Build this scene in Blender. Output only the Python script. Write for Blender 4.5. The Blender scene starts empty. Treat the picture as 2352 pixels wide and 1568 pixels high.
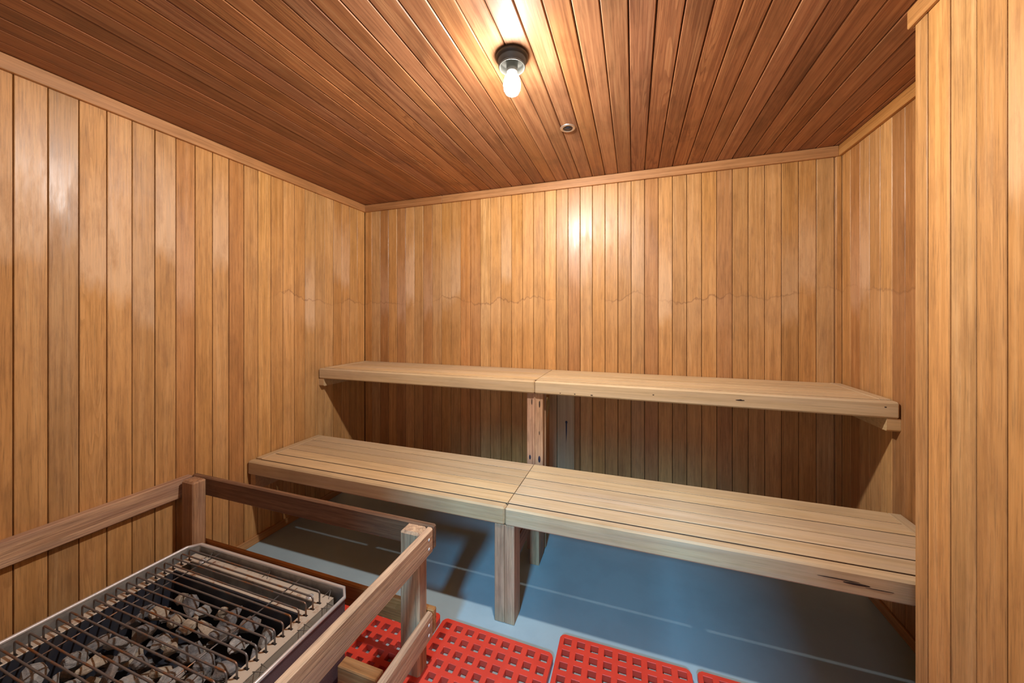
import bpy, bmesh, math, random
from mathutils import Vector, Matrix, noise
R = math.radians
scn = bpy.context.scene
COL = scn.collection

# ------------------------------------------------------------ camera, world, lights, exposure
F_PX, HOR = 818.0, 731.0
YAW = math.atan(279 / F_PX)
cam_d = bpy.data.cameras.new('camera')
cam_d.sensor_width = 36.0
cam_d.lens = 36.0 * F_PX / 2352
cam_d.shift_y = (HOR - 784) / 2352
cam_d.clip_start = 0.02
cam = bpy.data.objects.new('camera', cam_d)
COL.objects.link(cam)
cam.location = (0, 0, 1.25)
cam.rotation_euler = (R(90), 0, YAW)
scn.camera = cam

world = bpy.data.worlds.new('world')
scn.world = world
world.use_nodes = True
world.node_tree.nodes['Background'].inputs[0].default_value = (0.45, 0.62, 0.9, 1)
world.node_tree.nodes['Background'].inputs[1].default_value = 0.15

BULB_WATTS = 75.0
BULB_COLOR = (1.0, 0.95, 0.90)
# daylight in the room beyond the glass door behind the camera
da = bpy.data.lights.new('daylight_outside_door', 'AREA')
da.shape = 'RECTANGLE'
da.size = 0.55
da.size_y = 0.5
da.energy = 330
da.color = (0.22, 0.64, 1.0)
dl = bpy.data.objects.new('daylight_outside_door', da)
COL.objects.link(dl)
dl.location = (0.0, -4.0, 3.6)
dl.rotation_euler = (Vector((-0.1, 1.6, 0.2)) - Vector(dl.location)).to_track_quat('-Z', 'Y').to_euler()

# added fill light, soft and cool, out of view just outside the door opening
df = bpy.data.lights.new('cool_fill_outside_door', 'AREA')
df.shape = 'RECTANGLE'
df.size = 1.5
df.size_y = 1.9
df.energy = 17
df.color = (0.60, 0.78, 1.0)
dfo = bpy.data.objects.new('cool_fill_outside_door', df)
COL.objects.link(dfo)
dfo.location = (-0.15, -1.75, 1.05)
dfo.rotation_euler = (R(-90), 0, R(180))
dfo.rotation_euler = Vector((0, 1, 0)).to_track_quat('-Z', 'Z').to_euler()

scn.view_settings.view_transform = 'Standard'
scn.view_settings.look = 'None'
scn.view_settings.exposure = 0.30
scn.view_settings.gamma = 1.0
scn.view_settings.use_curve_mapping = False

# ------------------------------------------------------------ room measures (metres)
XL, XR, YB, ZC = -1.993, 1.006, 2.27, 2.132
XJ, YJ = 0.755, 1.325          # near part of the right wall stands further in
YF = -0.95                     # wall behind the camera, with the glass door
BX, BY, BZ = -0.387, 1.135, ZC # the lamp

# ------------------------------------------------------------ materials
def srgb(r, g, b):
    f = lambda c: (c / 12.92) if c <= 0.04045 else ((c + 0.055) / 1.055) ** 2.4
    return (f(r / 255), f(g / 255), f(b / 255), 1)

def new_mat(name):
    m = bpy.data.materials.new(name)
    m.use_nodes = True
    nt = m.node_tree
    return m, nt, nt.nodes['Principled BSDF']

def N(nt, t, **kw):
    n = nt.nodes.new(t)
    for k, v in kw.items():
        if k.startswith('i_'):
            n.inputs[int(k[2:])].default_value = v
        else:
            setattr(n, k, v)
    return n

def math_n(nt, op, a, b=None, c=None, clamp=False):
    n = nt.nodes.new('ShaderNodeMath')
    n.operation = op
    n.use_clamp = clamp
    for i, v in enumerate((a, b, c)):
        if v is None:
            continue
        if isinstance(v, (int, float)):
            n.inputs[i].default_value = v
        else:
            nt.links.new(v, n.inputs[i])
    return n.outputs[0]

def ramp(nt, fac, stops):
    n = nt.nodes.new('ShaderNodeValToRGB')
    e = n.color_ramp.elements
    while len(e) < len(stops):
        e.new(0.5)
    for el, (p, c) in zip(e, stops):
        el.position = p
        el.color = c if len(c) == 4 else (*c, 1)
    nt.links.new(fac, n.inputs[0])
    return n.outputs[0]

def g(v):
    return (v, v, v, 1)

def mixc(nt, fac, a, b, mode='MIX'):
    n = nt.nodes.new('ShaderNodeMix')
    n.data_type = 'RGBA'
    n.blend_type = mode
    for i, v in ((0, fac), (6, a), (7, b)):
        if isinstance(v, (int, float)):
            n.inputs[i].default_value = v
        elif isinstance(v, tuple):
            n.inputs[i].default_value = v
        else:
            nt.links.new(v, n.inputs[i])
    return n.outputs[2]

def scaled(nt, vec, s):
    n = nt.nodes.new('ShaderNodeVectorMath')
    n.operation = 'MULTIPLY'
    nt.links.new(vec, n.inputs[0])
    n.inputs[1].default_value = s
    return n.outputs[0]

def noise_n(nt, vec, s, detail=4, rough=0.55, dist=0.0):
    n = nt.nodes.new('ShaderNodeTexNoise')
    n.inputs['Scale'].default_value = 1.0
    n.inputs['Detail'].default_value = detail
    n.inputs['Roughness'].default_value = rough
    n.inputs['Distortion'].default_value = dist
    nt.links.new(scaled(nt, vec, s), n.inputs['Vector'])
    return n.outputs[0]

def wood(name, dark, mid, light, rough=0.45, spec=0.5, streak=1.0, ring=0.35, weather=0.0,
         bump=0.25, wall=False, blotch=0.5, gloss=0.0, coat=0.0, grey=(0.3, 0.26, 0.24, 1)):
    m, nt, bs = new_mat(name)
    L = nt.links
    at = N(nt, 'ShaderNodeAttribute', attribute_name='gp')
    ti = N(nt, 'ShaderNodeAttribute', attribute_name='tint')
    gp = at.outputs['Vector']
    fine = noise_n(nt, gp, (260, 260, 9), 5, 0.65)
    streakv = noise_n(nt, gp, (70, 70, 1.8), 5, 0.6)
    low = noise_n(nt, gp, (16, 16, 0.9), 2, 0.5, 0.3)
    rings = math_n(nt, 'FRACT', math_n(nt, 'MULTIPLY', low, 17.0))
    ringv = ramp(nt, rings, [(0.0, g(0)), (0.55, g(0.15)), (0.86, g(1)), (0.97, g(0.9)), (1.0, g(0))])
    blo = noise_n(nt, gp, (7, 7, 4), 4, 0.6, 0.6)
    base = ramp(nt, streakv, [(0.28, dark), (0.5, mid), (0.74, light)])
    base = mixc(nt, math_n(nt, 'MULTIPLY', ringv, math_n(nt, 'MULTIPLY', ti.outputs['Alpha'], ring)), base, dark)
    f2 = ramp(nt, fine, [(0.3, g(1 - 0.30 * streak)), (0.5, g(1.0)), (0.75, g(1 + 0.0))])
    base = mixc(nt, 1.0, base, f2, 'MULTIPLY')
    b2 = ramp(nt, blo, [(0.3, g(1 - 0.34 * blotch)), (0.5, g(0.97)), (0.72, g(1.0))])
    base = mixc(nt, 1.0, base, b2, 'MULTIPLY')
    if weather > 0:
        w = noise_n(nt, gp, (22, 22, 1.6), 5, 0.7, 0.5)
        wf = ramp(nt, w, [(0.42, g(0)), (0.66, g(weather))])
        base = mixc(nt, wf, base, grey)
    rz = None
    if wall:
        ob = N(nt, 'ShaderNodeTexCoord').outputs['Object']
        sx = N(nt, 'ShaderNodeSeparateXYZ')
        L.new(ob, sx.inputs[0])
        hor = math_n(nt, 'ADD', sx.outputs[0], math_n(nt, 'MULTIPLY', sx.outputs[1], 0.77))
        cx = N(nt, 'ShaderNodeCombineXYZ')
        L.new(hor, cx.inputs[0])
        n1 = noise_n(nt, cx.outputs[0], (3.2, 1, 1), 4, 0.6)
        n3 = noise_n(nt, ob, (60, 60, 40), 3, 0.6)
        n4_ = noise_n(nt, ob, (20, 20, 5), 4, 0.6)
        # waterline left by wet backs: pale below the line, with a brown tide edge
        z0 = math_n(nt, 'ADD', math_n(nt, 'MULTIPLY', n1, 0.32), math_n(nt, 'MULTIPLY', n3, 0.035))
        z0 = math_n(nt, 'ADD', z0, 1.195)
        dz = math_n(nt, 'SUBTRACT', sx.outputs[2], z0)
        line = ramp(nt, math_n(nt, 'MULTIPLY_ADD', dz, 12, 0.5), [(0.40, g(0)), (0.49, g(1)), (0.515, g(0.8)), (0.56, g(0))])
        present = ramp(nt, noise_n(nt, cx.outputs[0], (1.7, 5, 5), 2), [(0.42, g(0)), (0.55, g(1))])
        present = math_n(nt, 'MULTIPLY', present, ramp(nt, math_n(nt, 'MULTIPLY', sx.outputs[1], 0.4), [(0.48, g(0)), (0.64, g(1))]))
        line = math_n(nt, 'MULTIPLY', line, present)
        pale = ramp(nt, math_n(nt, 'MULTIPLY_ADD', dz, 4, 0.8), [(0.0, g(0)), (0.25, g(0.45)), (0.78, g(0.55)), (0.82, g(0))])
        pale = math_n(nt, 'MULTIPLY', pale, present)
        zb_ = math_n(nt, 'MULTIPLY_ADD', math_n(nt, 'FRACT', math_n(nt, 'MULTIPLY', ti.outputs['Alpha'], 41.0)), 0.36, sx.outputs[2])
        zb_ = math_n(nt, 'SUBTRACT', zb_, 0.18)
        bnd = ramp(nt, math_n(nt, 'MULTIPLY_ADD', zb_, 1.0, math_n(nt, 'MULTIPLY_ADD', n4_, 0.25, -1.15)), [(0.31, g(0)), (0.41, g(0.9)), (0.60, g(0.7)), (0.86, g(0))])  # pale sheen on some upper boards, painted into the wood colour
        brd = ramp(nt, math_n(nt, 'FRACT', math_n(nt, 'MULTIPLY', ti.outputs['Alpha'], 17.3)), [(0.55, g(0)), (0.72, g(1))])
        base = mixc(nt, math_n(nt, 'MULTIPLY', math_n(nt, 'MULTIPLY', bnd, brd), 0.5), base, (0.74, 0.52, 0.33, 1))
        base = mixc(nt, math_n(nt, 'MULTIPLY', pale, 0.5), base, (0.62, 0.36, 0.165, 1))
        base = mixc(nt, math_n(nt, 'MULTIPLY', line, 0.6), base, (0.20, 0.085, 0.03, 1))
        n4 = noise_n(nt, ob, (26, 26, 5), 6, 0.72, 0.15)
        st = math_n(nt, 'MULTIPLY', ramp(nt, n4, [(0.48, g(0)), (0.70, g(0.45))]),
                    ramp(nt, sx.outputs[2], [(0.0, g(1)), (1.0, g(1))]))
        base = mixc(nt, st, base, (0.26, 0.115, 0.04, 1))
        # varnish worn away lower down
        wear = math_n(nt, 'ADD', math_n(nt, 'MULTIPLY', sx.outputs[2], -1.0), math_n(nt, 'MULTIPLY_ADD', n4, 0.8, 1.18))
        rz = math_n(nt, 'MULTIPLY_ADD', wear, 2.2, 0.5, clamp=True)
    base = mixc(nt, 1.0, base, ti.outputs['Color'], 'MULTIPLY')
    L.new(base, bs.inputs['Base Color'])
    rr = math_n(nt, 'ADD', math_n(nt, 'MULTIPLY', streakv, 0.22), rough - 0.11)
    rr = math_n(nt, 'ADD', rr, math_n(nt, 'MULTIPLY_ADD', blo, 0.16, -0.08))
    if rz is not None:
        rr = math_n(nt, 'ADD', rr, math_n(nt, 'MULTIPLY', rz, 0.28))
    rr = math_n(nt, 'ADD', rr, math_n(nt, 'MULTIPLY_ADD', ti.outputs['Alpha'], gloss, -0.4 * gloss), clamp=True)
    L.new(rr, bs.inputs['Roughness'])
    bs.inputs['Specular IOR Level'].default_value = spec
    bs.inputs['Coat Weight'].default_value = coat
    bs.inputs['Coat Roughness'].default_value = 0.25
    bp = N(nt, 'ShaderNodeBump')
    bp.inputs['Strength'].default_value = bump
    bp.inputs['Distance'].default_value = 0.004
    hh = math_n(nt, 'ADD', math_n(nt, 'MULTIPLY', streakv, 0.7), math_n(nt, 'MULTIPLY', fine, 0.4))
    hh = math_n(nt, 'SUBTRACT', hh, math_n(nt, 'MULTIPLY', math_n(nt, 'MULTIPLY', ringv, ti.outputs['Alpha']), 0.35 * ring))
    hh = math_n(nt, 'ADD', hh, math_n(nt, 'MULTIPLY', blo, 0.6))
    L.new(hh, bp.inputs['Height'])
    L.new(bp.outputs[0], bs.inputs['Normal'])
    return m

M = {}
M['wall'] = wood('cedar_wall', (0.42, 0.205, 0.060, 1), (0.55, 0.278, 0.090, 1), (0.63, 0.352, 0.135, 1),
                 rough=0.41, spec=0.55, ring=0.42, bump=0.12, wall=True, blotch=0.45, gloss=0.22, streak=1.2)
M['ceil'] = wood('cedar_ceiling', (0.21, 0.078, 0.034, 1), (0.36, 0.152, 0.064, 1), (0.45, 0.225, 0.100, 1),
                 rough=0.5, spec=0.3, ring=0.55, bump=0.12, blotch=0.9, gloss=0.1)
M['trim'] = wood('cedar_trim', (0.36, 0.17, 0.06, 1), (0.47, 0.23, 0.085, 1), (0.56, 0.30, 0.125, 1),
                 rough=0.5, ring=0.2, bump=0.1)
M['bench'] = wood('bench_wood', (0.54, 0.395, 0.225, 1), (0.65, 0.495, 0.295, 1), (0.72, 0.58, 0.375, 1),
                  rough=0.6, spec=0.35, streak=0.6, ring=0.3, bump=0.12, weather=0.4, grey=(0.52, 0.41, 0.31, 1), blotch=0.4)
M['rail'] = wood('weathered_rail', (0.24, 0.13, 0.08, 1), (0.48, 0.31, 0.19, 1), (0.60, 0.42, 0.28, 1),
                 rough=0.7, spec=0.3, streak=1.6, ring=0.4, weather=0.7, grey=(0.24, 0.15, 0.115, 1), bump=0.6, blotch=0.8)
M['railnew'] = wood('plain_rail', (0.30, 0.14, 0.05, 1), (0.45, 0.23, 0.09, 1), (0.56, 0.32, 0.14, 1),
                    rough=0.6, spec=0.3, streak=1.5, ring=0.6, weather=0.3, grey=(0.25, 0.14, 0.08, 1), bump=0.4)
M['post'] = wood('support_wood', (0.27, 0.155, 0.09, 1), (0.55, 0.37, 0.235, 1), (0.66, 0.48, 0.33, 1),
                 rough=0.65, spec=0.3, streak=1.5, ring=0.4, weather=0.5, grey=(0.30, 0.19, 0.14, 1), bump=0.35, blotch=0.9)

def plain(name, col, rough=0.5, metal=0.0, spec=0.5, nscale=None, ncol=None, nrange=(0.45, 0.6), bump=0.0, bscale=200):
    m, nt, bs = new_mat(name)
    ob = N(nt, 'ShaderNodeTexCoord').outputs['Object']
    if nscale:
        n = noise_n(nt, ob, (nscale,) * 3, 5, 0.65)
        c = mixc(nt, ramp(nt, n, [(nrange[0], g(0)), (nrange[1], g(1))]), col, ncol)
        nt.links.new(c, bs.inputs['Base Color'])
    else:
        n = noise_n(nt, ob, (40,) * 3, 4, 0.6)
        c = mixc(nt, ramp(nt, n, [(0.3, g(0.86)), (0.7, g(1))]), tuple(v * 0.8 for v in col[:3]) + (1,), col)
        nt.links.new(c, bs.inputs['Base Color'])
    bs.inputs['Roughness'].default_value = rough
    bs.inputs['Metallic'].default_value = metal
    bs.inputs['Specular IOR Level'].default_value = spec
    if bump:
        bp = N(nt, 'ShaderNodeBump')
        bp.inputs['Strength'].default_value = bump
        bp.inputs['Distance'].default_value = 0.003
        nt.links.new(noise_n(nt, ob, (bscale,) * 3, 4, 0.6), bp.inputs['Height'])
        nt.links.new(bp.outputs[0], bs.inputs['Normal'])
    return m

M['floor'] = plain('painted_floor', (0.35, 0.465, 0.515, 1), 0.45, spec=0.4, nscale=5, ncol=(0.33, 0.435, 0.485, 1), bump=0.08, bscale=90)
M['grime'] = plain('grimy_slat_edge', (0.10, 0.06, 0.035, 1), 0.9)
M['gap'] = plain('dark_backing', (0.022, 0.010, 0.005, 1), 0.9)
M['red'] = plain('red_plastic', (0.72, 0.056, 0.030, 1), 0.42, spec=0.45, nscale=9, ncol=(0.66, 0.050, 0.028, 1), bump=0.05)
M['steel'] = plain('galvanised_steel', (0.33, 0.325, 0.31, 1), 0.42, metal=0.4, nscale=14, ncol=(0.22, 0.21, 0.20, 1))
M['rim'] = plain('bright_steel_rim', (0.80, 0.80, 0.81, 1), 0.35, metal=0.6)
M['shell'] = plain('purple_brown_steel', (0.16, 0.12, 0.135, 1), 0.42, metal=0.3, nscale=5, ncol=(0.13, 0.095, 0.105, 1), bump=0.5, bscale=260)
M['flange'] = plain('rusty_cream_steel', (0.60, 0.52, 0.42, 1), 0.5, metal=0.2, nscale=26, ncol=(0.33, 0.13, 0.045, 1), nrange=(0.56, 0.72))
M['bin'] = plain('blue_black_steel', (0.040, 0.045, 0.065, 1), 0.45, metal=0.3, nscale=18, ncol=(0.06, 0.06, 0.07, 1))
M['rod'] = plain('heat_stained_wire', (0.20, 0.19, 0.19, 1), 0.42, metal=0.6, nscale=15, ncol=(0.30, 0.13, 0.045, 1), nrange=(0.50, 0.66))
M['slot'] = plain('dark_slot', (0.015, 0.010, 0.008, 1), 0.8)
M['bronze'] = plain('dark_grey_metal', (0.062, 0.062, 0.056, 1), 0.5, metal=0.3)
M['screw'] = plain('pale_screw_head', (0.72, 0.68, 0.62, 1), 0.35, metal=0.3)
M['brushed'] = plain('brushed_nickel', (0.62, 0.56, 0.5, 1), 0.32, metal=0.9)
M['black'] = plain('black_lens', (0.012, 0.014, 0.02, 1), 0.3)
M['ink'] = plain('dark_blue_ink', (0.012, 0.016, 0.045, 1), 0.6)
M['hole'] = plain('dark_knot', (0.035, 0.018, 0.012, 1), 0.8)
M['collar'] = plain('grey_beige_metal_collar', (0.10, 0.098, 0.085, 1), 0.3, metal=0.5)

def stone_mat(name, c1, c2):
    m, nt, bs = new_mat(name)
    ob = N(nt, 'ShaderNodeTexCoord').outputs['Object']
    n = noise_n(nt, ob, (55, 55, 55), 6, 0.7)
    n2 = noise_n(nt, ob, (16, 16, 16), 3, 0.6)
    c = mixc(nt, ramp(nt, n, [(0.35, g(0)), (0.65, g(1))]), c1, c2)
    c = mixc(nt, ramp(nt, n2, [(0.5, g(0)), (0.65, g(0.5))]), c, (0.27, 0.19, 0.13, 1))
    nt.links.new(c, bs.inputs['Base Color'])
    bs.inputs['Roughness'].default_value = 0.7
    bp = N(nt, 'ShaderNodeBump')
    bp.inputs['Strength'].default_value = 0.7
    bp.inputs['Distance'].default_value = 0.004
    nt.links.new(noise_n(nt, ob, (90, 90, 90), 5, 0.7), bp.inputs['Height'])
    nt.links.new(bp.outputs[0], bs.inputs['Normal'])
    return m
M['stone_grey'] = stone_mat('grey_stone', (0.18, 0.18, 0.18, 1), (0.42, 0.41, 0.39, 1))
M['stone_tan'] = stone_mat('tan_stone', (0.28, 0.22, 0.16, 1), (0.50, 0.42, 0.32, 1))
M['stone_dark'] = stone_mat('dark_stone', (0.09, 0.09, 0.095, 1), (0.26, 0.25, 0.25, 1))

mb_, nt_, bs_ = new_mat('lit_bulb')      # glowing frosted glass that lets the light of the lamp inside pass
em_ = N(nt_, 'ShaderNodeEmission')
em_.inputs[0].default_value = (*BULB_COLOR, 1)
em_.inputs[1].default_value = 14.0
tb_ = N(nt_, 'ShaderNodeBsdfTransparent')
ad_ = N(nt_, 'ShaderNodeAddShader')
nt_.links.new(em_.outputs[0], ad_.inputs[0])
nt_.links.new(tb_.outputs[0], ad_.inputs[1])
nt_.links.new(ad_.outputs[0], nt_.nodes['Material Output'].inputs['Surface'])
M['bulb'] = mb_
mg, ntg, bg = new_mat('door_glass')
tr = N(ntg, 'ShaderNodeBsdfTransparent')
gl = N(ntg, 'ShaderNodeBsdfGlossy')
gl.inputs['Roughness'].default_value = 0.02
fr = N(ntg, 'ShaderNodeFresnel')
mx = N(ntg, 'ShaderNodeMixShader')
ntg.links.new(fr.outputs[0], mx.inputs[0])
ntg.links.new(tr.outputs[0], mx.inputs[1])
ntg.links.new(gl.outputs[0], mx.inputs[2])
ntg.links.new(mx.outputs[0], ntg.nodes['Material Output'].inputs['Surface'])
M['glass'] = mg

# ------------------------------------------------------------ mesh building
rng = random.Random(11)

class MB:
    def __init__(s):
        s.bm = bmesh.new()
        s.gp = s.bm.verts.layers.float_vector.new('gp')
        s.ti = s.bm.verts.layers.float_color.new('tint')

    def box(s, lo, hi, axis=2, bevel=0.0015, tint=(1, 1, 1), ring=1.0, mat=None, off=None, mi=0, side_mi=None):
        """chamfered board between two corners, grain running along axis"""
        lo, hi = Vector(lo), Vector(hi)
        c, h = (lo + hi) / 2, (hi - lo) / 2
        b = min(bevel, min(h) * 0.49)
        if off is None:
            off = Vector((rng.uniform(0, 40), rng.uniform(0, 40), rng.uniform(0, 40)))
        V = {}
        for sx in (-1, 1):
            for sy in (-1, 1):
                for sz in (-1, 1):
                    for k in range(3):
                        p = [sx * (h[0] - b), sy * (h[1] - b), sz * (h[2] - b)]
                        p[k] = (sx, sy, sz)[k] * h[k]
                        p = Vector(p)
                        q = c + p
                        o = [i for i in range(3) if i != axis]
                        gpv = Vector((q[o[0]], q[o[1]], q[axis])) + off
                        if mat is not None:
                            q = mat @ q
                        v = s.bm.verts.new(q)
                        v[s.gp] = gpv
                        v[s.ti] = (*tint, ring)
                        V[(sx, sy, sz, k)] = v
        def key(k, s3):
            return V[(s3[0], s3[1], s3[2], k)]
        fs = []
        for k in range(3):
            a, d = [i for i in range(3) if i != k]
            for sg in (-1, 1):
                q = []
                for (u, w) in ((-1, -1), (1, -1), (1, 1), (-1, 1)):
                    s3 = [0, 0, 0]
                    s3[k], s3[a], s3[d] = sg, u, w
                    q.append(key(k, s3))
                fs.append(q)
            for u in (-1, 1):
                for w in (-1, 1):
                    s1 = [0, 0, 0]; s2 = [0, 0, 0]
                    s1[a], s1[d], s1[k] = u, w, -1
                    s2[a], s2[d], s2[k] = u, w, 1
                    fs.append([key(a, s1), key(a, s2), key(d, s2), key(d, s1)])
        for sx in (-1, 1):
            for sy in (-1, 1):
                for sz in (-1, 1):
                    fs.append([V[(sx, sy, sz, k)] for k in range(3)])
        cc = mat @ c if mat is not None else c
        for q in fs:
            f = s.bm.faces.new(q)
            f.material_index = mi
            if side_mi is not None and fs.index(q) in side_mi[0]:
                f.material_index = side_mi[1]
            f.normal_update()
            if f.normal.dot(f.calc_center_median() - cc) < 0:
                f.normal_flip()

    def tube(s, pts, r, n=8, cap=True, smooth=True):
        pts = [Vector(p) for p in pts]
        rings = []
        prev = None
        for i, p in enumerate(pts):
            d = (pts[min(i + 1, len(pts) - 1)] - pts[max(i - 1, 0)]).normalized()
            up = Vector((0, 0, 1)) if abs(d.z) < 0.9 else Vector((1, 0, 0))
            if prev is not None:
                up = prev
            x = (up - d * up.dot(d)).normalized()
            prev = x
            y = d.cross(x)
            ring = []
            for k in range(n):
                a = 2 * math.pi * k / n
                v = s.bm.verts.new(p + (x * math.cos(a) + y * math.sin(a)) * r)
                v[s.gp] = v.co
                v[s.ti] = (1, 1, 1, 1)
                ring.append(v)
            rings.append(ring)
        for a, b in zip(rings, rings[1:]):
            for k in range(n):
                f = s.bm.faces.new((a[k], a[(k + 1) % n], b[(k + 1) % n], b[k]))
                f.smooth = smooth
        if cap:
            s.bm.faces.new(rings[0][::-1])
            s.bm.faces.new(rings[-1])

    def lathe(s, prof, c, n=40, smooth=True):
        c = Vector(c)
        rings = []
        for r, z in prof:
            if r <= 1e-6:
                v = s.bm.verts.new(c + Vector((0, 0, z)))
                rings.append([v])
            else:
                rings.append([s.bm.verts.new(c + Vector((r * math.cos(2 * math.pi * k / n), r * math.sin(2 * math.pi * k / n), z))) for k in range(n)])
        for a, b in zip(rings, rings[1:]):
            for k in range(n):
                k2 = (k + 1) % n
                if len(a) == 1 and len(b) == 1:
                    continue
                if len(a) == 1:
                    q = (a[0], b[k2], b[k])
                elif len(b) == 1:
                    q = (a[k], a[k2], b[0])
                else:
                    q = (a[k], a[k2], b[k2], b[k])
                f = s.bm.faces.new(q)
                f.smooth = smooth

    def prism(s, poly, z0, z1, axis=2, tint=(1, 1, 1)):
        """extrude polygon; axis 2: poly in xy; axis 1: poly in xz, extruded along y; axis 0: poly in yz"""
        def P(a, b, h):
            return {2: (a, b, h), 1: (a, h, b), 0: (h, a, b)}[axis]
        off = Vector((rng.uniform(0, 40), rng.uniform(0, 40), rng.uniform(0, 40)))
        r0, r1 = [], []
        for (a, b) in poly:
            for lst, h in ((r0, z0), (r1, z1)):
                v = s.bm.verts.new(P(a, b, h))
                o = [i for i in range(3) if i != axis]
                v[s.gp] = Vector((v.co[o[0]], v.co[o[1]], v.co[axis])) + off
                v[s.ti] = (*tint, 1)
                lst.append(v)
        n = len(poly)
        s.bm.faces.new(r0)
        s.bm.faces.new(r1[::-1])
        for k in range(n):
            s.bm.faces.new((r0[k], r1[k], r1[(k + 1) % n], r0[(k + 1) % n]))
        bmesh.ops.recalc_face_normals(s.bm, faces=s.bm.faces[:])

    def build(s, name, mats, parent=None, origin=None):
        if not isinstance(mats, (list, tuple)):
            mats = [mats]
        me = bpy.data.meshes.new(name)
        if origin is not None:
            bmesh.ops.translate(s.bm, verts=s.bm.verts[:], vec=-Vector(origin))
        s.bm.to_mesh(me)
        s.bm.free()
        for m in mats:
            me.materials.append(m)
        o = bpy.data.objects.new(name, me)
        COL.objects.link(o)
        if parent is not None:
            o.parent = parent
            if parent.type == 'EMPTY':      # part meshes are modelled in room coordinates
                o.matrix_parent_inverse = Matrix.Translation(parent.location).inverted()
        if origin is not None:
            o.location = origin
        return o

def thing(name, label, cat, loc=(0, 0, 0), group=None):
    o = bpy.data.objects.new(name, None)
    o.empty_display_size = 0.1
    COL.objects.link(o)
    o.location = loc
    o['label'] = label
    o['category'] = cat
    if group:
        o['group'] = group
    return o

def tag(o, label, cat, group=None, kind=None):
    o['label'] = label
    o['category'] = cat
    if group:
        o['group'] = group
    if kind:
        o['kind'] = kind
    return o

def structure(o):
    o['kind'] = 'structure'
    return o

def tintr(v=0.12, h=0.06):
    b = 1 + rng.uniform(-v, v)
    w = rng.uniform(-h, h)
    return (b * (1 + w * 0.3), b * (1 - w * 0.2), b * (1 - w * 1.6))

# ------------------------------------------------------------ walls and ceiling of cedar boards
G = 0.0013        # half of the dark joint between boards
def wall_boards(m, seams, fixed, axis, facing, z0, z1, tilt=0.9, special={}):
    """vertical boards. axis 0: boards side by side along x at y=fixed; axis 1: along y at x=fixed.
    facing: direction (+1/-1) into the room along the other axis"""
    for i, (a, b) in enumerate(zip(seams, seams[1:])):
        t = 0.012
        dep = rng.uniform(0, 0.0009)
        tn, rg = tintr(0.14, 0.08), rng.uniform(0.0, 0.75)
        if rng.random() < 0.2:
            tn = tuple(c * k for c, k in zip(tn, (0.86, 0.78, 0.76)))
        elif rng.random() < 0.22:
            tn = tuple(c * k for c, k in zip(tn, (1.10, 1.17, 1.26)))
        if i in special:
            tn, rg = special[i]
        f0 = fixed - facing * dep
        f1 = fixed - facing * (t + dep)
        lo_, hi_ = min(f0, f1), max(f0, f1)
        mid = (a + b) / 2
        ang = R(rng.uniform(-tilt, tilt))
        if axis == 0:
            mt = Matrix.Translation((mid, fixed, 0)) @ Matrix.Rotation(ang, 4, 'Z') @ Matrix.Translation((-mid, -fixed, 0))
            m.box((a + G, lo_, z0), (b - G, hi_, z1), 2, 0.0016, tn, rg, mt)
        else:
            mt = Matrix.Translation((fixed, mid, 0)) @ Matrix.Rotation(ang, 4, 'Z') @ Matrix.Translation((-fixed, -mid, 0))
            m.box((lo_, a + G, z0), (hi_, b - G, z1), 2, 0.0016, tn, rg, mt)

def seams_from(phase, pitch, lo, hi):
    k0 = math.floor((lo - phase) / pitch)
    s = [lo]
    x = phase + k0 * pitch
    while x < hi:
        if x > lo + 0.008 and x < hi - 0.008:
            s.append(x)
        x += pitch
    s.append(hi)
    return s

# back wall
w = MB()
sb = seams_from(-0.625, 0.0764, XL, XR)
wall_boards(w, sb, YB, 0, -1, 0, ZC)
w.box((XL - 0.05, YB + 0.0135, 0), (XR + 0.05, YB + 0.06, ZC), 2, 0.0, (1, 1, 1), 0, mi=1)
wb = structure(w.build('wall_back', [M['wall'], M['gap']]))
ik = MB()
ix = -0.401
poly = [(ix - 0.0055, 0.590), (ix - 0.0075, 0.596), (ix - 0.0045, 0.6025), (ix, 0.604), (ix + 0.0045, 0.6025), (ix + 0.0075, 0.596), (ix + 0.0055, 0.590),
        (ix + 0.0040, 0.583), (ix + 0.0035, 0.54), (ix + 0.0015, 0.49), (ix - 0.001, 0.465), (ix - 0.0015, 0.49), (ix - 0.0035, 0.54), (ix - 0.0040, 0.583)]
ik.prism(poly, 2.2385, 2.2395, 1)
# left wall
w = MB()
sl = seams_from(2.188, 0.0757, YF, YB)
sp = {}
for i, (a, b) in enumerate(zip(sl, sl[1:])):
    md = (a + b) / 2
    if abs(md - 0.787) < 0.03:
        sp[i] = ((1.12, 1.12, 1.15), 1.5)
    elif abs(md - 0.56) < 0.04:
        sp[i] = ((1.03, 0.98, 0.92), 1.2)
    elif abs(md - 1.615) < 0.03:
        sp[i] = ((1.18, 1.22, 1.30), 0.2)
wall_boards(w, sl, XL, 1, 1, 0, ZC, special=sp)
w.box((XL - 0.06, YF - 0.05, 0), (XL - 0.0135, YB + 0.05, ZC), 2, 0.0, (1, 1, 1), 0, mi=1)
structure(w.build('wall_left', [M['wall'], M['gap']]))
# far part of the right wall
w = MB()
wall_boards(w, seams_from(2.261, 0.0741, YJ, YB), XR, 1, -1, 0, ZC)
w.box((XR + 0.0135, YJ, 0), (XR + 0.06, YB + 0.05, ZC), 2, 0.0, (1, 1, 1), 0, mi=1)
structure(w.build('wall_right', [M['wall'], M['gap']]))
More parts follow.
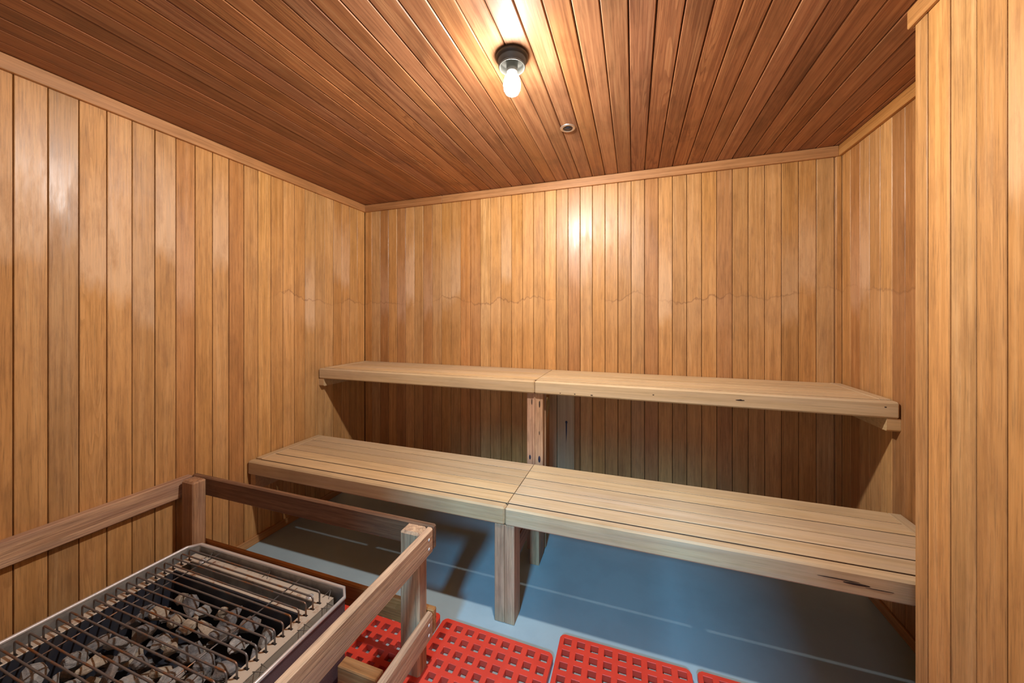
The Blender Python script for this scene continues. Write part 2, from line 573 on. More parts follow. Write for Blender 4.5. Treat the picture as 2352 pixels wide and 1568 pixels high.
# near part of the right wall standing further into the room, and its return
w = MB()
wall_boards(w, seams_from(1.279, 0.0725, YF, YJ), XJ, 1, -1, 0, ZC, special={})
w.box((XJ + 0.0135, YF, 0), (XJ + 0.05, YJ - 0.014, ZC), 2, 0.0, (1, 1, 1), 0, mi=1)
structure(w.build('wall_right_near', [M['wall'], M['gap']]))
w = MB()
wall_boards(w, seams_from(0.80, 0.0757, XJ + 0.0005, XR), YJ, 0, 1, 0, ZC)
w.box((XJ + 0.013, YJ - 0.05, 0), (XR + 0.05, YJ - 0.0135, ZC), 2, 0.0, (1, 1, 1), 0, mi=1)
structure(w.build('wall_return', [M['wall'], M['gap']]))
# wall behind the camera with a doorway
DX0, DX1, DZ = -0.56, 0.27, 2.05
w = MB()
wall_boards(w, seams_from(0.0, 0.0757, XL, DX0), YF, 0, 1, 0, ZC)
wall_boards(w, seams_from(0.0, 0.0757, DX1, XJ), YF, 0, 1, 0, ZC)
wall_boards(w, seams_from(0.0, 0.0757, DX0, DX1), YF, 0, 1, DZ, ZC)
w.box((XL, YF - 0.05, 0), (DX0, YF - 0.0135, ZC), 2, 0, (1, 1, 1), 0, mi=1)
w.box((DX1, YF - 0.05, 0), (XJ, YF - 0.0135, ZC), 2, 0, (1, 1, 1), 0, mi=1)
w.box((DX0, YF - 0.05, DZ), (DX1, YF - 0.0135, ZC), 2, 0, (1, 1, 1), 0, mi=1)
structure(w.build('wall_front', [M['wall'], M['gap']]))
w = MB()
mid = (DX0 + DX1) / 2
for a, b in ((DX0, DX0 + 0.05), (DX1 - 0.05, DX1), (-0.10, -0.045)):
    w.box((a, YF - 0.045, 0.01), (b, YF - 0.005, DZ), 2, 0.003)
for a, b in ((0.01, 0.14), (DZ - 0.05, DZ)):
    w.box((DX0 + 0.05, YF - 0.045, a), (DX1 - 0.05, YF - 0.005, b), 0, 0.003)
door = structure(w.build('door_1', M['trim']))
w = MB()
w.box((DX0 + 0.05, YF - 0.028, 0.14), (DX1 - 0.05, YF - 0.022, DZ - 0.05), 2, 0)
w.build('glass_pane', M['glass'], door)

# ceiling, boards running away from the camera
w = MB()
sc = seams_from(-0.317, 0.0758, XL, XR)
for i, (a, b) in enumerate(zip(sc, sc[1:])):
    dep = rng.uniform(0, 0.0012)
    tn = tintr(0.16, 0.08)
    rg = rng.choice((0.1, 0.2, 0.4, 1.0))
    mdc = (a + b) / 2
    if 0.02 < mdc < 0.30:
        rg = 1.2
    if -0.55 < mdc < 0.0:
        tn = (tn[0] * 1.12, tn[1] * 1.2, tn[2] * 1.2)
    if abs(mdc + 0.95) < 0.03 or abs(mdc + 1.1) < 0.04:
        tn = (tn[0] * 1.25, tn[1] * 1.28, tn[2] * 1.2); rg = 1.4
    ang = R(rng.uniform(-0.5, 0.5))
    mt = Matrix.Translation((mdc, 0, ZC)) @ Matrix.Rotation(ang, 4, 'Y') @ Matrix.Translation((-mdc, 0, -ZC))
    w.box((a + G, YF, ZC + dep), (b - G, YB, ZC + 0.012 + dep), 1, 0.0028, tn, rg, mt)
w.box((XL - 0.05, YF - 0.05, ZC + 0.0145), (XR + 0.05, YB + 0.05, ZC + 0.06), 1, 0, (1, 1, 1), 0, mi=1)
structure(w.build('ceiling', [M['ceil'], M['gap']]))

# floor
w = MB()
w.box((XL - 0.05, YF - 0.9, -0.05), (XR + 0.05, YB + 0.05, 0), 1, 0)
structure(w.build('floor', M['floor']))

# trims
TH, TT = 0.054, 0.016
def trim(name, lo, hi, ax, mat='trim', tn=(1, 1, 1)):
    t = MB()
    t.box(lo, hi, ax, 0.002, tn, 0.2)
    return structure(t.build(name, M[mat]))
trim('trim_1', (XL, YF, ZC - TH), (XL + TT, YB, ZC - 0.001), 1, tn=(1.05, 1.02, 1.0))
trim('trim_2', (XL + TT, YB - TT, ZC - TH), (-1.30, YB, ZC - 0.001), 0, tn=(0.85, 0.78, 0.75))
trim('trim_3', (-1.299, YB - TT, ZC - TH), (XR - TT, YB, ZC - 0.001), 0, tn=(0.98, 0.95, 0.95))
trim('trim_4', (XR - TT, YJ, ZC - TH), (XR, YB, ZC - 0.001), 1, tn=(0.95, 0.88, 0.62))
trim('trim_5', (XJ - 0.011, YF, ZC - TH), (XJ, YJ + 0.011, ZC - 0.001), 1, tn=(1.0, 0.95, 0.75))
trim('trim_6', (XJ, YJ, ZC - TH), (XR - TT, YJ + 0.011, ZC - 0.001), 0)
trim('trim_7', (XR - 0.024, YB - 0.010, 0), (XR - 0.0, YB, ZC - TH), 2, 'wall', (0.95, 0.9, 0.8))
trim('baseboard_left', (XL, YF, 0), (XL + 0.012, YB, 0.042), 1)
trim('baseboard_back', (XL + 0.012, YB - 0.012, 0), (XR, YB, 0.042), 0)
trim('baseboard_right', (XR - 0.012, YJ, 0), (XR, YB - 0.012, 0.042), 1)

# ------------------------------------------------------------ benches
def bench(x0, x1, yf, yb, zt, zb, label, wall_side, group, tb=(1, 1, 1), gap=0.0045, knots=()):
    root = thing('sauna_bench', label, 'bench', ((x0 + x1) / 2, (yf + yb) / 2, zb), group)
    s = MB()
    fw = 0.042
    ex0 = x0 + (0.045 if wall_side < 0 else 0.0015)
    ex1 = x1 - (0.045 if wall_side > 0 else 0.0015)
    n = 5
    pitch = (yb - (yf + fw)) / n
    for i in range(n):
        a = yf + fw + i * pitch
        tn = tintr(0.10, 0.05)
        ga = (0.0008, gap, 0.0018, 0.0024, 0.0018)[i]
        gb = (gap * 0.5, 0.0022, 0.0022, 0.0022, 0.0)[i]
        s.box((ex0, a + ga, zt - 0.020), (ex1, a + pitch - gb, zt - rng.uniform(0, 0.0010)), 0, 0.0012, tuple(c * t for c, t in zip(tn, tb)), rng.uniform(0, 0.6), side_mi=((6, 7), 1))
    s.build('seat', [M['bench'], M['grime']], root)
    f = MB()
    f.box((x0 + 0.001, yf, zb), (x1 - 0.001, yf + fw - 0.0008, zt - 0.0015), 0, 0.0065, tuple(c * 0.93 for c in tb), 0.7)
    fo = f.build('fascia', M['bench'], root)
    for (kx, kz, kw, ka) in knots:
        k = MB()
        k.lathe([(0, 0), (kw * 0.6, 0), (kw, 0.0012), (kw * 0.5, 0.002), (0, 0.002)], (0, 0, 0), 14)
        bmesh.ops.scale(k.bm, vec=(1, ka, 1), verts=k.bm.verts[:])
        bmesh.ops.rotate(k.bm, cent=(0, 0, 0), matrix=Matrix.Rotation(R(90), 3, 'X'), verts=k.bm.verts[:])
        bmesh.ops.translate(k.bm, vec=(kx, yf + 0.0008, kz), verts=k.bm.verts[:])
        k.build('knot', M['hole'], fo)
    e = MB()
    if wall_side < 0:
        e.box((x0 + 0.003, yf + fw + 0.006, zt - 0.024), (x0 + 0.044, yb, zt + 0.001), 1, 0.002, tuple(c * 0.97 for c in tb), 0.1)
    else:
        e.box((x1 - 0.044, yf + fw + 0.006, zt - 0.024), (x1 - 0.003, yb, zt + 0.001), 1, 0.002, tuple(c * 0.97 for c in tb), 0.1)
    e.build('end_strip', M['bench'], root)
    # cross battens carrying the slats
    for xx in ((x0 + 0.35, x0 + (x1 - x0) * 0.55) if wall_side < 0 else (x0 + (x1 - x0) * 0.4, x1 - 0.35)):
        b = MB()
        b.box((xx, yf + fw, zb + 0.006), (xx + 0.03, yb - 0.01, zt - 0.0245), 1, 0.002, (0.8, 0.7, 0.6), 0.1)
        b.build('batten', M['bench'], root)
    return root
JX = -0.50
LZT, LZB, LYF, LYB = 0.476, 0.402, 1.370, 1.826
UZT, UZB, UYF, UYB = 0.918, 0.850, 1.832, YB - 0.002
bench(XL + 0.004, JX, LYF, LYB, LZT, LZB, 'lower wooden bench section beside the left wall, in front of the heater guard rail', -1, 'lower bench', (0.95, 0.88, 0.80))
bench(JX, XR - 0.004, LYF, LYB, LZT, LZB, 'lower wooden bench section reaching the right wall, with a dark streak in its front board', 1, 'lower bench', (1.03, 1.0, 0.98),
      knots=((0.60, 0.444, 0.055, 0.035), (0.645, 0.438, 0.034, 0.11), (0.70, 0.433, 0.035, 0.04)))
bench(XL + 0.004, JX, UYF, UYB, UZT, UZB, 'upper wooden bench section against the back wall, left of the centre joint', -1, 'upper bench', (1.0, 0.94, 0.86), gap=0.0015)
bench(JX, XR - 0.004, UYF, UYB, UZT, UZB, 'upper wooden bench section right of the centre joint, with knots in its front board', 1, 'upper bench', (1.06, 1.04, 1.0), gap=0.0035,
      knots=((-0.36, 0.862, 0.003, 0.7), (-0.285, 0.862, 0.0035, 0.7), (-0.20, 0.862, 0.006, 0.4), (0.45, 0.885, 0.018, 0.16), (0.452, 0.886, 0.006, 0.6), (0.09, 0.884, 0.004, 0.6), (0.955, 0.895, 0.004, 0.6)))

# ledgers screwed to the side walls under the bench ends
def ledger(x0, x1, y0, y1, z0, z1, label, tn):
    l = MB()
    l.prism([(y0, z1), (y0, z0 + 0.006), (y0 + 0.004, z0), (y1, z0), (y1, z1)], x0, x1, 0, tn)
    o = l.build('wall_ledger', M['bench'])
    return tag(o, label, 'wooden ledger', 'ledgers under the bench ends')
ledger(XL, XL + 0.042, UYF + 0.006, UYB, UZB - 0.050, UZB - 0.0005, 'small wooden ledger on the left wall carrying the upper bench', (0.9, 0.8, 0.7))
ledger(XR - 0.044, XR, UYF + 0.006, UYB, UZB - 0.052, UZB - 0.0005, 'small wooden ledger on the right wall carrying the upper bench', (1.0, 0.88, 0.7))
ledger(XL + 0.012, XL + 0.048, LYF + 0.012, LYB, LZB - 0.088, LZB - 0.0005, 'wooden ledger on the left wall carrying the lower bench', (0.85, 0.72, 0.6))
ledger(XR - 0.050, XR - 0.012, LYF + 0.012, LYB, LZB - 0.088, LZB - 0.0005, 'wooden ledger on the right wall carrying the lower bench', (0.8, 0.66, 0.55))

# lower support under the centre joint
s = thing('bench_support', 'wooden post frame on the floor under the joint of the lower bench', 'bench support', (-0.50, 1.6, 0), 'bench supports')
m = MB()
m.box((-0.545, 1.373, 0), (-0.5025, 1.452, LZB), 2, 0.002, (1.05, 1.0, 0.95), 0.4)
m.box((-0.5015, 1.373, 0), (-0.459, 1.452, LZB), 2, 0.002, (1.0, 0.93, 0.88), 0.4)
m.build('post', M['post'], s)
m = MB()
m.box((-0.500, 1.746, 0), (-0.452, 1.786, LZB), 2, 0.002, (0.95, 0.85, 0.75), 0.4)
m.box((-0.500, 1.787, 0), (-0.452, 1.850, LZB), 2, 0.002, (0.8, 0.68, 0.6), 0.4)
m.build('post', M['post'], s)
for z0 in (0.160, 0.256):
    m = MB()
    m.box((-0.535, 1.452, z0), (-0.5005, 1.84, z0 + 0.086), 1, 0.002, (0.75, 0.62, 0.58), 0.2)
    m.build('rung', M['post'], s)
# upper support
s = thing('bench_support', 'wooden post frame standing behind the lower bench under the upper bench joint', 'bench support', (-0.50, 1.95, 0.402), 'bench supports')
m = MB()
m.box((-0.547, 1.855, 0), (-0.5035, 1.895, UZB), 2, 0.002, (1.08, 0.95, 0.9), 0.6)
m.box((-0.5025, 1.855, 0), (-0.459, 1.895, UZB), 2, 0.002, (1.1, 1.0, 0.9), 0.8)
po = m.build('post', M['post'], s)
for (px, pz, w_, h_) in ((-0.530, 0.50, 0.006, 0.014), (-0.478, 0.495, 0.007, 0.02), (-0.52, 0.80, 0.003, 0.018), (-0.477, 0.79, 0.0045, 0.02), (-0.478, 0.635, 0.0025, 0.012)):
    k = MB()
    k.lathe([(0, 0), (1, 0), (0.8, 0.0006), (0, 0.0006)], (0, 0, 0), 12)
    bmesh.ops.scale(k.bm, vec=(w_, h_, 1), verts=k.bm.verts[:])
    bmesh.ops.rotate(k.bm, cent=(0, 0, 0), matrix=Matrix.Rotation(R(90), 3, 'X'), verts=k.bm.verts[:])
    bmesh.ops.translate(k.bm, vec=(px, 1.8552, pz), verts=k.bm.verts[:])
    k.build('dark_stain', M['ink'] if pz < 0.6 else M['hole'], po)
m = MB()
m.box((-0.500, 1.896, 0.0), (-0.452, 1.915, UZB), 2, 0.002, (0.75, 0.65, 0.55), 0.4)
m.build('post', M['post'], s)
m = MB()
m.box((-0.512, 2.240, 0.0), (-0.463, YB - 0.001, UZB), 2, 0.002, (0.7, 0.6, 0.55), 0.1)
m.box((-0.460, 2.240, 0.0), (-0.352, YB - 0.001, UZB), 2, 0.002, (0.70, 0.66, 0.64), 0.0)
m.build('wall_batten', M['bench'], s)
o_ink = ik.build('ink_streak', M['ink'], s)
o_ink['label'] = 'dark blue ink drip on the batten'
m = MB()
for (ya, za, yb2, zb2) in ((1.915, 0.46, 2.240, 0.74),):
    L_ = math.hypot(yb2 - ya, zb2 - za)
    mt = Matrix.Translation((0, ya, za)) @ Matrix.Rotation(math.atan2(zb2 - za, yb2 - ya), 4, 'X')
    m.box((-0.53, 0.02, -0.035), (-0.508, L_ - 0.02, 0.035), 1, 0.002, (0.8, 0.8, 0.65), 0.2, mt)
m.build('brace', M['bench'], s)

# ------------------------------------------------------------ guard rail around the heater
GT = 0.515
gr = thing('heater_guard_rail', 'weathered wooden guard rail of posts and boards around the sauna heater', 'guard rail', (-1.3, 0.7, 0))
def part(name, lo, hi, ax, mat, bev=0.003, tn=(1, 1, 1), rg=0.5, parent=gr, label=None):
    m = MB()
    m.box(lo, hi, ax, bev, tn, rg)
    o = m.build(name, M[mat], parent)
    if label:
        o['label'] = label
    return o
PX0, PX1 = -1.945, -1.862
QX0, QX1 = -0.770, -0.692
PY0, PY1 = 1.046, 1.100
def pst(x0, x1, y0, y1, tn):
    m = MB()
    m.box((x0, y0, 0), (x1, y1, GT - 0.001), 2, 0.007, tn, 0.7)
    return m.build('post', M['rail'], gr)
pst(PX0, PX1, PY0, PY1, (1.0, 0.86, 0.72))
pst(QX0, QX1, PY0, PY1, (1.2, 1.16, 1.08))
pst(PX0, PX1, 0.20, 0.254, (1, 1, 1))
pst(QX0, QX1, 0.20, 0.254, (1, 1, 1))
RH = 0.088
part('rail', (XL + 0.002, 0.18, GT - RH), (PX0 - 0.014, PY1, GT), 1, 'rail', 0.004, (1.25, 1.16, 1.08), 0.4, label='side rail against the left wall')
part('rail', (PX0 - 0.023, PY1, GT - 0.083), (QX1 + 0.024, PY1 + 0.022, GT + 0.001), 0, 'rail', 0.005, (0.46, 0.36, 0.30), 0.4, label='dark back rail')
rc = part('rail', (QX1, 0.18, GT - RH), (QX1 + 0.024, PY1, GT), 1, 'rail', 0.006, (1.30, 1.24, 1.16), 0.4)
part('rail', (PX0 - 0.023, PY1, 0.135), (QX1 + 0.024, PY1 + 0.022, 0.22), 0, 'railnew', 0.004, (1.0, 0.9, 0.75), 0.8)
rd = part('rail', (QX1, 0.18, 0.130), (QX1 + 0.024, PY1, 0.218), 1, 'rail', 0.006, (1.30, 1.24, 1.16), 0.4)
part('crossboard', (-0.925, 0.925, 0.02), (QX0 - 0.001, 0.965, 0.105), 0, 'railnew', 0.003, (1.0, 0.9, 0.8), 0.3)
for rp, zz in ((rc, GT - 0.03), (rc, GT - 0.062), (rd, 0.19), (rd, 0.155)):
    k = MB()
    k.lathe([(0, 0.0022), (0.004, 0.0018), (0.0055, 0), (0, 0)], (0, 0, 0), 16)
    bmesh.ops.rotate(k.bm, cent=(0, 0, 0), matrix=Matrix.Rotation(R(90), 3, 'Y'), verts=k.bm.verts[:])
    bmesh.ops.translate(k.bm, vec=(QX1 + 0.0238, PY1 - 0.028, zz), verts=k.bm.verts[:])
    k.build('screw', M['screw'], rp)

# ------------------------------------------------------------ sauna heater
HX0, HX1, HY0, HY1, HZ = -1.772, -0.940, 0.300, 1.008, 0.290
he = thing('sauna_heater', 'steel electric sauna heater with a wire grate over stones, inside the wooden guard rail', 'sauna heater', ((HX0 + HX1) / 2, (HY0 + HY1) / 2, 0))
CH = 0.034
def outline(d=0.0):
    x0, x1, y0, y1, c = HX0 + d, HX1 - d, HY0 + d, HY1 - d, CH - d * 0.4
    return [(x0, y0), (x1, y0), (x1, y1 - c), (x1 - c, y1), (x0 + c, y1), (x0, y1 - c)]
def shell_mesh(o1, o2, z0, z1):
    m = MB()
    n = len(o1)
    r = [[m.bm.verts.new((x, y, z)) for (x, y) in o] for o, z in ((o1, z0), (o1, z1), (o2, z1), (o2, z0))]
    for k in range(n):
        k2 = (k + 1) % n
        for j in range(4):
            a, b = r[j], r[(j + 1) % 4]
            m.bm.faces.new((a[k], a[k2], b[k2], b[k]))
    bmesh.ops.recalc_face_normals(m.bm, faces=m.bm.faces[:])
    return m
shell_mesh(outline(0), outline(0.0025), 0.03, HZ - 0.004).build('outer_casing', M['shell'], he)
shell_mesh(outline(0.0027), outline(0.0045), 0.10, HZ - 0.003).build('inner_casing', M['steel'], he)
m = MB()
ol = outline(0.001)
m.tube([(x, y, HZ) for x, y in ol + [ol[0]]], 0.0062, 10, cap=False, smooth=True)
m.build('rim', M['rim'], he)
for fx in (HX0 + 0.06, HX1 - 0.06):
    for fy in (HY0 + 0.06, HY1 - 0.08):
        m = MB()
        m.lathe([(0.018, 0), (0.018, 0.032), (0.012, 0.032)], (fx, fy, 0), 16)
        m.build('foot', M['bronze'], he)
# top frame inside the casing: side flanges, back flange, trough and lip
FZ = 0.262
FX0, FX1, FY1 = HX0 + 0.028, -1.003, 0.990
BXa, BXb, BYb = FX0 + 0.040, FX1 - 0.048, 0.900
m = MB()
m.box((FX0, HY0 + 0.03, FZ - 0.003), (BXa, FY1, FZ), 1, 0.0008)
m.box((BXb, HY0 + 0.03, FZ - 0.003), (FX1, FY1, FZ), 1, 0.0008)
m.box((BXa, FY1 - 0.036, FZ - 0.003), (BXb, FY1, FZ), 0, 0.0008)
m.box((BXa, BYb, FZ - 0.004), (BXb, BYb + 0.014, FZ - 0.001), 0, 0.0008)
m.box((BXa, HY0 + 0.03, FZ - 0.003), (BXb, HY0 + 0.07, FZ), 0, 0.0008)
m.box((FX1 - 0.003, HY0 + 0.03, 0.12), (FX1, FY1, FZ), 1, 0.0008)
m.box((FX0, HY0 + 0.03, 0.12), (FX0 + 0.003, FY1, FZ), 1, 0.0008)
m.box((FX0, FY1 - 0.003, 0.20), (FX1, FY1, FZ), 0, 0.0008)
fl = m.build('flange', M['flange'], he)
m = MB()
m.box((BXa, FY1 - 0.0395, 0.21), (BXb, FY1 - 0.0365, FZ - 0.001), 0, 0.0005)
m.box((BXa, BYb + 0.010, 0.21), (BXb, BYb + 0.0135, FZ - 0.004), 0, 0.0005)
m.box((BXa, BYb + 0.0135, 0.208), (BXb, FY1 - 0.0365, 0.212), 0, 0.0005)
m.build('trough', M['steel'], he)
m = MB()
m.box((BXa, HY0 + 0.07, 0.05), (BXa + 0.003, BYb, FZ - 0.003), 1, 0)
m.box((BXb - 0.003, HY0 + 0.07, 0.05), (BXb, BYb, FZ - 0.003), 1, 0)
m.box((BXa, BYb - 0.003, 0.05), (BXb, BYb, FZ - 0.004), 0, 0)
m.box((BXa, HY0 + 0.067, 0.05), (BXb, HY0 + 0.07, FZ - 0.003), 0, 0)
m.box((BXa, HY0 + 0.07, 0.048), (BXb, BYb, 0.052), 0, 0)
m.build('stone_bin', M['bin'], he)
RODY = [0.954 - 0.0272 * k for k in range(22)]
for y in RODY:
    for xx, ww in ((BXb + 0.017, 0.009), (BXa - 0.014, 0.008)):
        m = MB()
        m.box((xx - ww, y - 0.0035, FZ - 0.0005), (xx + ww, y + 0.0035, FZ + 0.0004), 0, 0.0002)
        m.build('slot', M['slot'], fl)
# spacer clips between casing and flange
for (cx_, cy_, dr) in ((-1.66, 1.0, 1), (-1.33, 1.0, 1), (-1.03, 1.0, 1), (-0.972, 0.86, 0), (-0.972, 0.72, 0), (-0.972, 0.95, 0)):
    m = MB()
    if dr:
        m.tube([(cx_ - 0.012, FY1 - 0.012, FZ + 0.001), (cx_, HY1 - 0.005, FZ + 0.014), (cx_ + 0.014, FY1 - 0.012, FZ + 0.001)], 0.0013, 6)
    else:
        m.tube([(FX1 - 0.004, cy_ - 0.012, FZ + 0.001), (HX1 - 0.006, cy_, FZ + 0.008), (FX1 - 0.004, cy_ + 0.012, FZ + 0.001)], 0.0013, 6)
    m.build('spacer_clip', M['steel'], he)
for (cx_, cy_) in ((-1.088, 0.966), (-1.66, 0.966)):
    m = MB()
    m.lathe([(0.012, 0.0), (0.012, 0.002), (0.007, 0.002), (0.006, 0.006), (0.0, 0.007)], (cx_, cy_, FZ), 20)
    m.build('bolt', M['rim'], he)
# grate
RZ = 0.304
for xx in (-1.150, -1.582):
    m = MB()
    m.tube([(xx, 0.33, RZ - 0.0045), (xx, 0.985, RZ - 0.0045)], 0.0021, 8)
    m.build('cross_wire', M['rod'], he)
for i, y in enumerate(RODY):
    m = MB()
    xa, xb, r = BXa - 0.018, BXb + 0.020, 0.010
    if i == 0:
        pass
    pts = [(xa, y, FZ - 0.004), (xa, y, RZ - r)]
    for k in range(1, 6):
        a = math.pi / 2 * k / 5
        pts.append((xa + r - r * math.cos(a), y, RZ - r + r * math.sin(a)))
    nseg = 8
    for k in range(1, nseg):
        t = k / nseg
        pts.append((xa + r + (xb - xa - 2 * r) * t, y + rng.uniform(-0.0006, 0.0006), RZ + rng.uniform(-0.0004, 0.0004)))
    for k in range(0, 6):
        a = math.pi / 2 * k / 5
        pts.append((xb - r + r * math.sin(a), y, RZ - r + r * math.cos(a)))
    pts.append((xb, y, FZ - 0.004))
    m.tube(pts, 0.0027, 8)
    m.build('grate_rod', M['rod'], he)

# stones
def stone_mesh(name, seed, mat, sx, sy, sz):
    bm = bmesh.new()
    bmesh.ops.create_icosphere(bm, subdivisions=3, radius=1.0)
    rs = random.Random(seed)
    # cut flat facets, then roughen
    planes = []
    for _ in range(14):
        d = Vector((rs.gauss(0, 1), rs.gauss(0, 1), rs.gauss(0, 1))).normalized()
        planes.append((d, rs.uniform(0.45, 0.8)))
    for v in bm.verts:
        p = v.co.copy()
        for d, h in planes:
            k = p.dot(d)
            if k > h:
                p -= d * (k - h)
        p *= 1 + 0.10 * noise.noise(p * 2.6 + Vector((seed, 0, 0))) + 0.05 * noise.noise(p * 7 + Vector((0, seed, 0)))
        v.co = Vector((p.x * sx, p.y * sy, p.z * sz))
    me = bpy.data.meshes.new(name)
    bm.to_mesh(me)
    bm.free()
    me.materials.append(mat)
    return me
kinds = []
for i in range(16):
    key = ('stone_grey', 'stone_dark', 'stone_tan', 'stone_dark')[i % 4]
    kinds.append((key, stone_mesh('sauna_stone', 31 + i * 7, M[key], rng.uniform(0.040, 0.056), rng.uniform(0.030, 0.040), rng.uniform(0.020, 0.030))))
LAB = {'stone_grey': 'rough mid grey', 'stone_tan': 'rough tan', 'stone_dark': 'rough blackish'}
ZONE = ((0.78, 'near the back lip of the bin'), (0.60, 'in the middle of the heap'), (-1, 'at the front of the heap'))
def put_stone(x, y, z, steep=0.5, low=False):
    key, me = rng.choice(kinds)
    o = bpy.data.objects.new('sauna_stone', me)
    COL.objects.link(o)
    o.location = (x, y, z)
    o.rotation_euler = (rng.uniform(-steep, steep), rng.uniform(-steep, steep), rng.uniform(0, 6.28))
    o.scale = (0.86,) * 3 if low else (0.93,) * 3
    zn = 'deep in the lower layers' if low else [t for lim, t in ZONE if y > lim][0]
    tag(o, LAB[key] + ' sauna stone under the heater grate, ' + zn, 'stone', LAB[key][6:] + ' stones ' + zn)
for lay, (zz, px, py) in enumerate(((0.088, 0.092, 0.080), (0.142, 0.090, 0.078), (0.200, 0.076, 0.064))):
    y = HY0 + (0.110, 0.145, 0.108)[lay]
    row = 0
    while y < BYb - (0.040 if lay == 2 else 0.048):
        x = BXa + 0.056 + (row % 2) * px * 0.45
        while x < BXb - 0.054:
            put_stone(x + rng.uniform(-0.008, 0.008), y + rng.uniform(-0.008, 0.008), zz + rng.uniform(-0.008, 0.016), 0.9 if lay == 2 else 0.35, lay < 2)
            x += px
        y += py
        row += 1

# ------------------------------------------------------------ red floor mats
def mat_mesh():
    S, P, H, T = 0.458, 0.0495, 0.0285, 0.024
    m0 = (S - 8 * P) / 2
    cs = [0.0]
    for k in range(9):
        cs += [m0 + k * P - H / 2, m0 + k * P + H / 2]
    cs.append(S)
    cs = [c - S / 2 for c in cs]
    n = len(cs)
    bm = bmesh.new()
    top = [[bm.verts.new((cs[i], cs[j], T)) for j in range(n)] for i in range(n)]
    bot = [[bm.verts.new((cs[i], cs[j], 0.0)) for j in range(n)] for i in range(n)]
    for i, j, sx, sy in ((0, 0, 1, 1), (n - 1, 0, -1, 1), (0, n - 1, 1, -1), (n - 1, n - 1, -1, -1)):
        for L_ in (top, bot):
            L_[i][j].co.x += sx * 0.006
            L_[i][j].co.y += sy * 0.006
    hole = lambda i, j: 0 <= i < n - 1 and 0 <= j < n - 1 and i % 2 == 1 and j % 2 == 1
    solid = lambda i, j: 0 <= i < n - 1 and 0 <= j < n - 1 and not hole(i, j)
    for i in range(n - 1):
        for j in range(n - 1):
            if not solid(i, j):
                continue
            bm.faces.new((top[i][j], top[i + 1][j], top[i + 1][j + 1], top[i][j + 1]))
            bm.faces.new((bot[i][j], bot[i][j + 1], bot[i + 1][j + 1], bot[i + 1][j]))
            for (di, dj, a, b) in ((1, 0, (i + 1, j), (i + 1, j + 1)), (-1, 0, (i, j), (i, j + 1)), (0, 1, (i, j + 1), (i + 1, j + 1)), (0, -1, (i, j), (i + 1, j))):
                if not solid(i + di, j + dj):
                    bm.faces.new((top[a[0]][a[1]], top[b[0]][b[1]], bot[b[0]][b[1]], bot[a[0]][a[1]]))
    bmesh.ops.recalc_face_normals(bm, faces=bm.faces[:])
    me = bpy.data.meshes.new('floor_mat')
    bm.to_mesh(me)
    bm.free()
    me.materials.append(M['red'])
    return me
mm = mat_mesh()
tabm = MB()
tabm.box((-0.008, -0.0045, 0), (0.008, 0.0045, 0.016), 0, 0.002)
tab0 = None
mats = [(-1.486, 1.316, 0.5, 'leftmost red perforated floor mat, lying behind the heater'),
        (-0.984, 1.309, -1.0, 'red perforated floor mat under the right corner of the guard rail'),
        (-0.510, 1.290, -1.4, 'red perforated floor mat in front of the lower bench support post'),
        (-0.037, 1.378, 0.3, 'red perforated floor mat just right of the bench support post, set further back'),
        (0.436, 1.384, -0.5, 'red perforated floor mat at the bottom edge of the photo, nearest the right wall')]
for i, (cx_, yb_, rot, lab) in enumerate(mats):
    root = thing('floor_mat', lab, 'floor mat', (cx_, yb_ - 0.229, 0), 'red perforated floor mats')
    root.rotation_euler = (0, 0, R(rot))
    o = bpy.data.objects.new('grid', mm)
    COL.objects.link(o)
    o.parent = root
    bv = o.modifiers.new('bevel', 'BEVEL')
    bv.width = 0.0012
    bv.segments = 1
    bv.limit_method = 'ANGLE'
    for tx in (-0.16, 0.16):
        if tab0 is None:
            t = tabm.build('tab', M['red'], None)
            tab0 = t
        else:
            t = tab0.copy()
            COL.objects.link(t)
        t.parent = root
        t.location = (tx, 0.2335, 0)

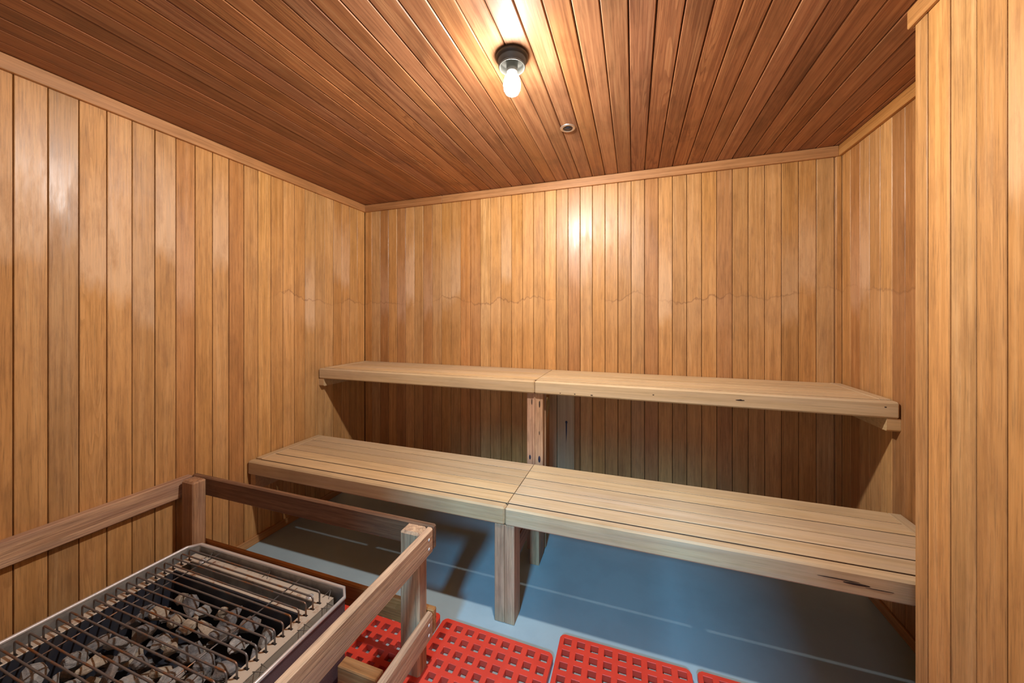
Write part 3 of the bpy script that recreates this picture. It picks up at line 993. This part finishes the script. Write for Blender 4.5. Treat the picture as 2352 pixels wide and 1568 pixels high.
# ------------------------------------------------------------ ceiling lamp
la = thing('ceiling_light', 'bare lit bulb in a round dark grey ceiling socket', 'ceiling light', (BX, BY, ZC - 0.001))
m = MB()
m.lathe([(0.0, 0.0), (0.0545, 0.0), (0.0545, -0.010), (0.050, -0.014), (0.0465, -0.016), (0.0455, -0.036), (0.043, -0.038), (0.0405, -0.036), (0.0405, -0.012), (0.0, -0.012)], (BX, BY, ZC), 48)
m.build('base', M['bronze'], la)
m = MB()
m.lathe([(0.0425, -0.034), (0.0440, -0.0375), (0.0425, -0.0405), (0.0400, -0.0375), (0.0395, -0.020), (0.0395, -0.0125), (0.0, -0.0125)], (BX, BY, ZC), 48)
m.build('collar', M['collar'], la)
m = MB()
m.lathe([(0.0, -0.0130), (0.021, -0.0130), (0.019, -0.045), (0.0185, -0.054), (0.0165, -0.056), (0.0165, -0.030), (0.0, -0.030)], (BX, BY, ZC), 32)
m.build('socket', M['collar'], la)
m = MB()
pr_ = [(0.0, -0.034), (0.013, -0.034), (0.0135, -0.052), (0.0165, -0.060), (0.0235, -0.071), (0.0280, -0.083), (0.0295, -0.097), (0.0275, -0.112), (0.0215, -0.124), (0.0115, -0.131), (0.0, -0.133)]
m.lathe(pr_, (BX, BY, ZC), 32)
bo = m.build('bulb', M['bulb'], la)
bl = bpy.data.lights.new('bulb_light', 'POINT')
bl.energy = BULB_WATTS
bl.color = BULB_COLOR
bl.shadow_soft_size = 0.026
bl.use_nodes = True
bn = bl.node_tree
be = bn.nodes['Emission']
tc = bn.nodes.new('ShaderNodeTexCoord')
sp_ = bn.nodes.new('ShaderNodeSeparateXYZ')
bn.links.new(tc.outputs['Normal'], sp_.inputs[0])
# lamp distribution: full downwards and sideways, little towards its own socket
rl = ramp(bn, math_n(bn, 'MULTIPLY_ADD', sp_.outputs[2], 0.5, 0.5), [(0.0, g(1)), (0.50, g(1)), (0.56, g(0.62)), (0.66, g(0.16)), (0.85, g(0.05))])
bn.links.new(rl, be.inputs['Strength'])
blo_ = bpy.data.objects.new('bulb_light', bl)
COL.objects.link(blo_)
blo_.location = (BX, BY, ZC - 0.097)

# ------------------------------------------------------------ recessed detector
DXc, DYc = -0.288, 1.645
de = thing('ceiling_vent_ring', 'small round nickel fitting with a black centre recessed in the ceiling beyond the lamp', 'ceiling fitting', (DXc, DYc, ZC))
m = MB()
m.lathe([(0.022, -0.001), (0.024, -0.004), (0.030, -0.0055), (0.0345, -0.003), (0.0355, 0.0)], (DXc, DYc, ZC), 40)
m.build('ring', M['brushed'], de)
m = MB()
m.lathe([(0.0235, -0.0022), (0.0, -0.0012)], (DXc, DYc, ZC), 32)
m.lathe([(0.014, -0.0025), (0.010, -0.006), (0.0, -0.007)], (DXc + 0.002, DYc - 0.002, ZC), 24)
m.build('lens', M['black'], de)
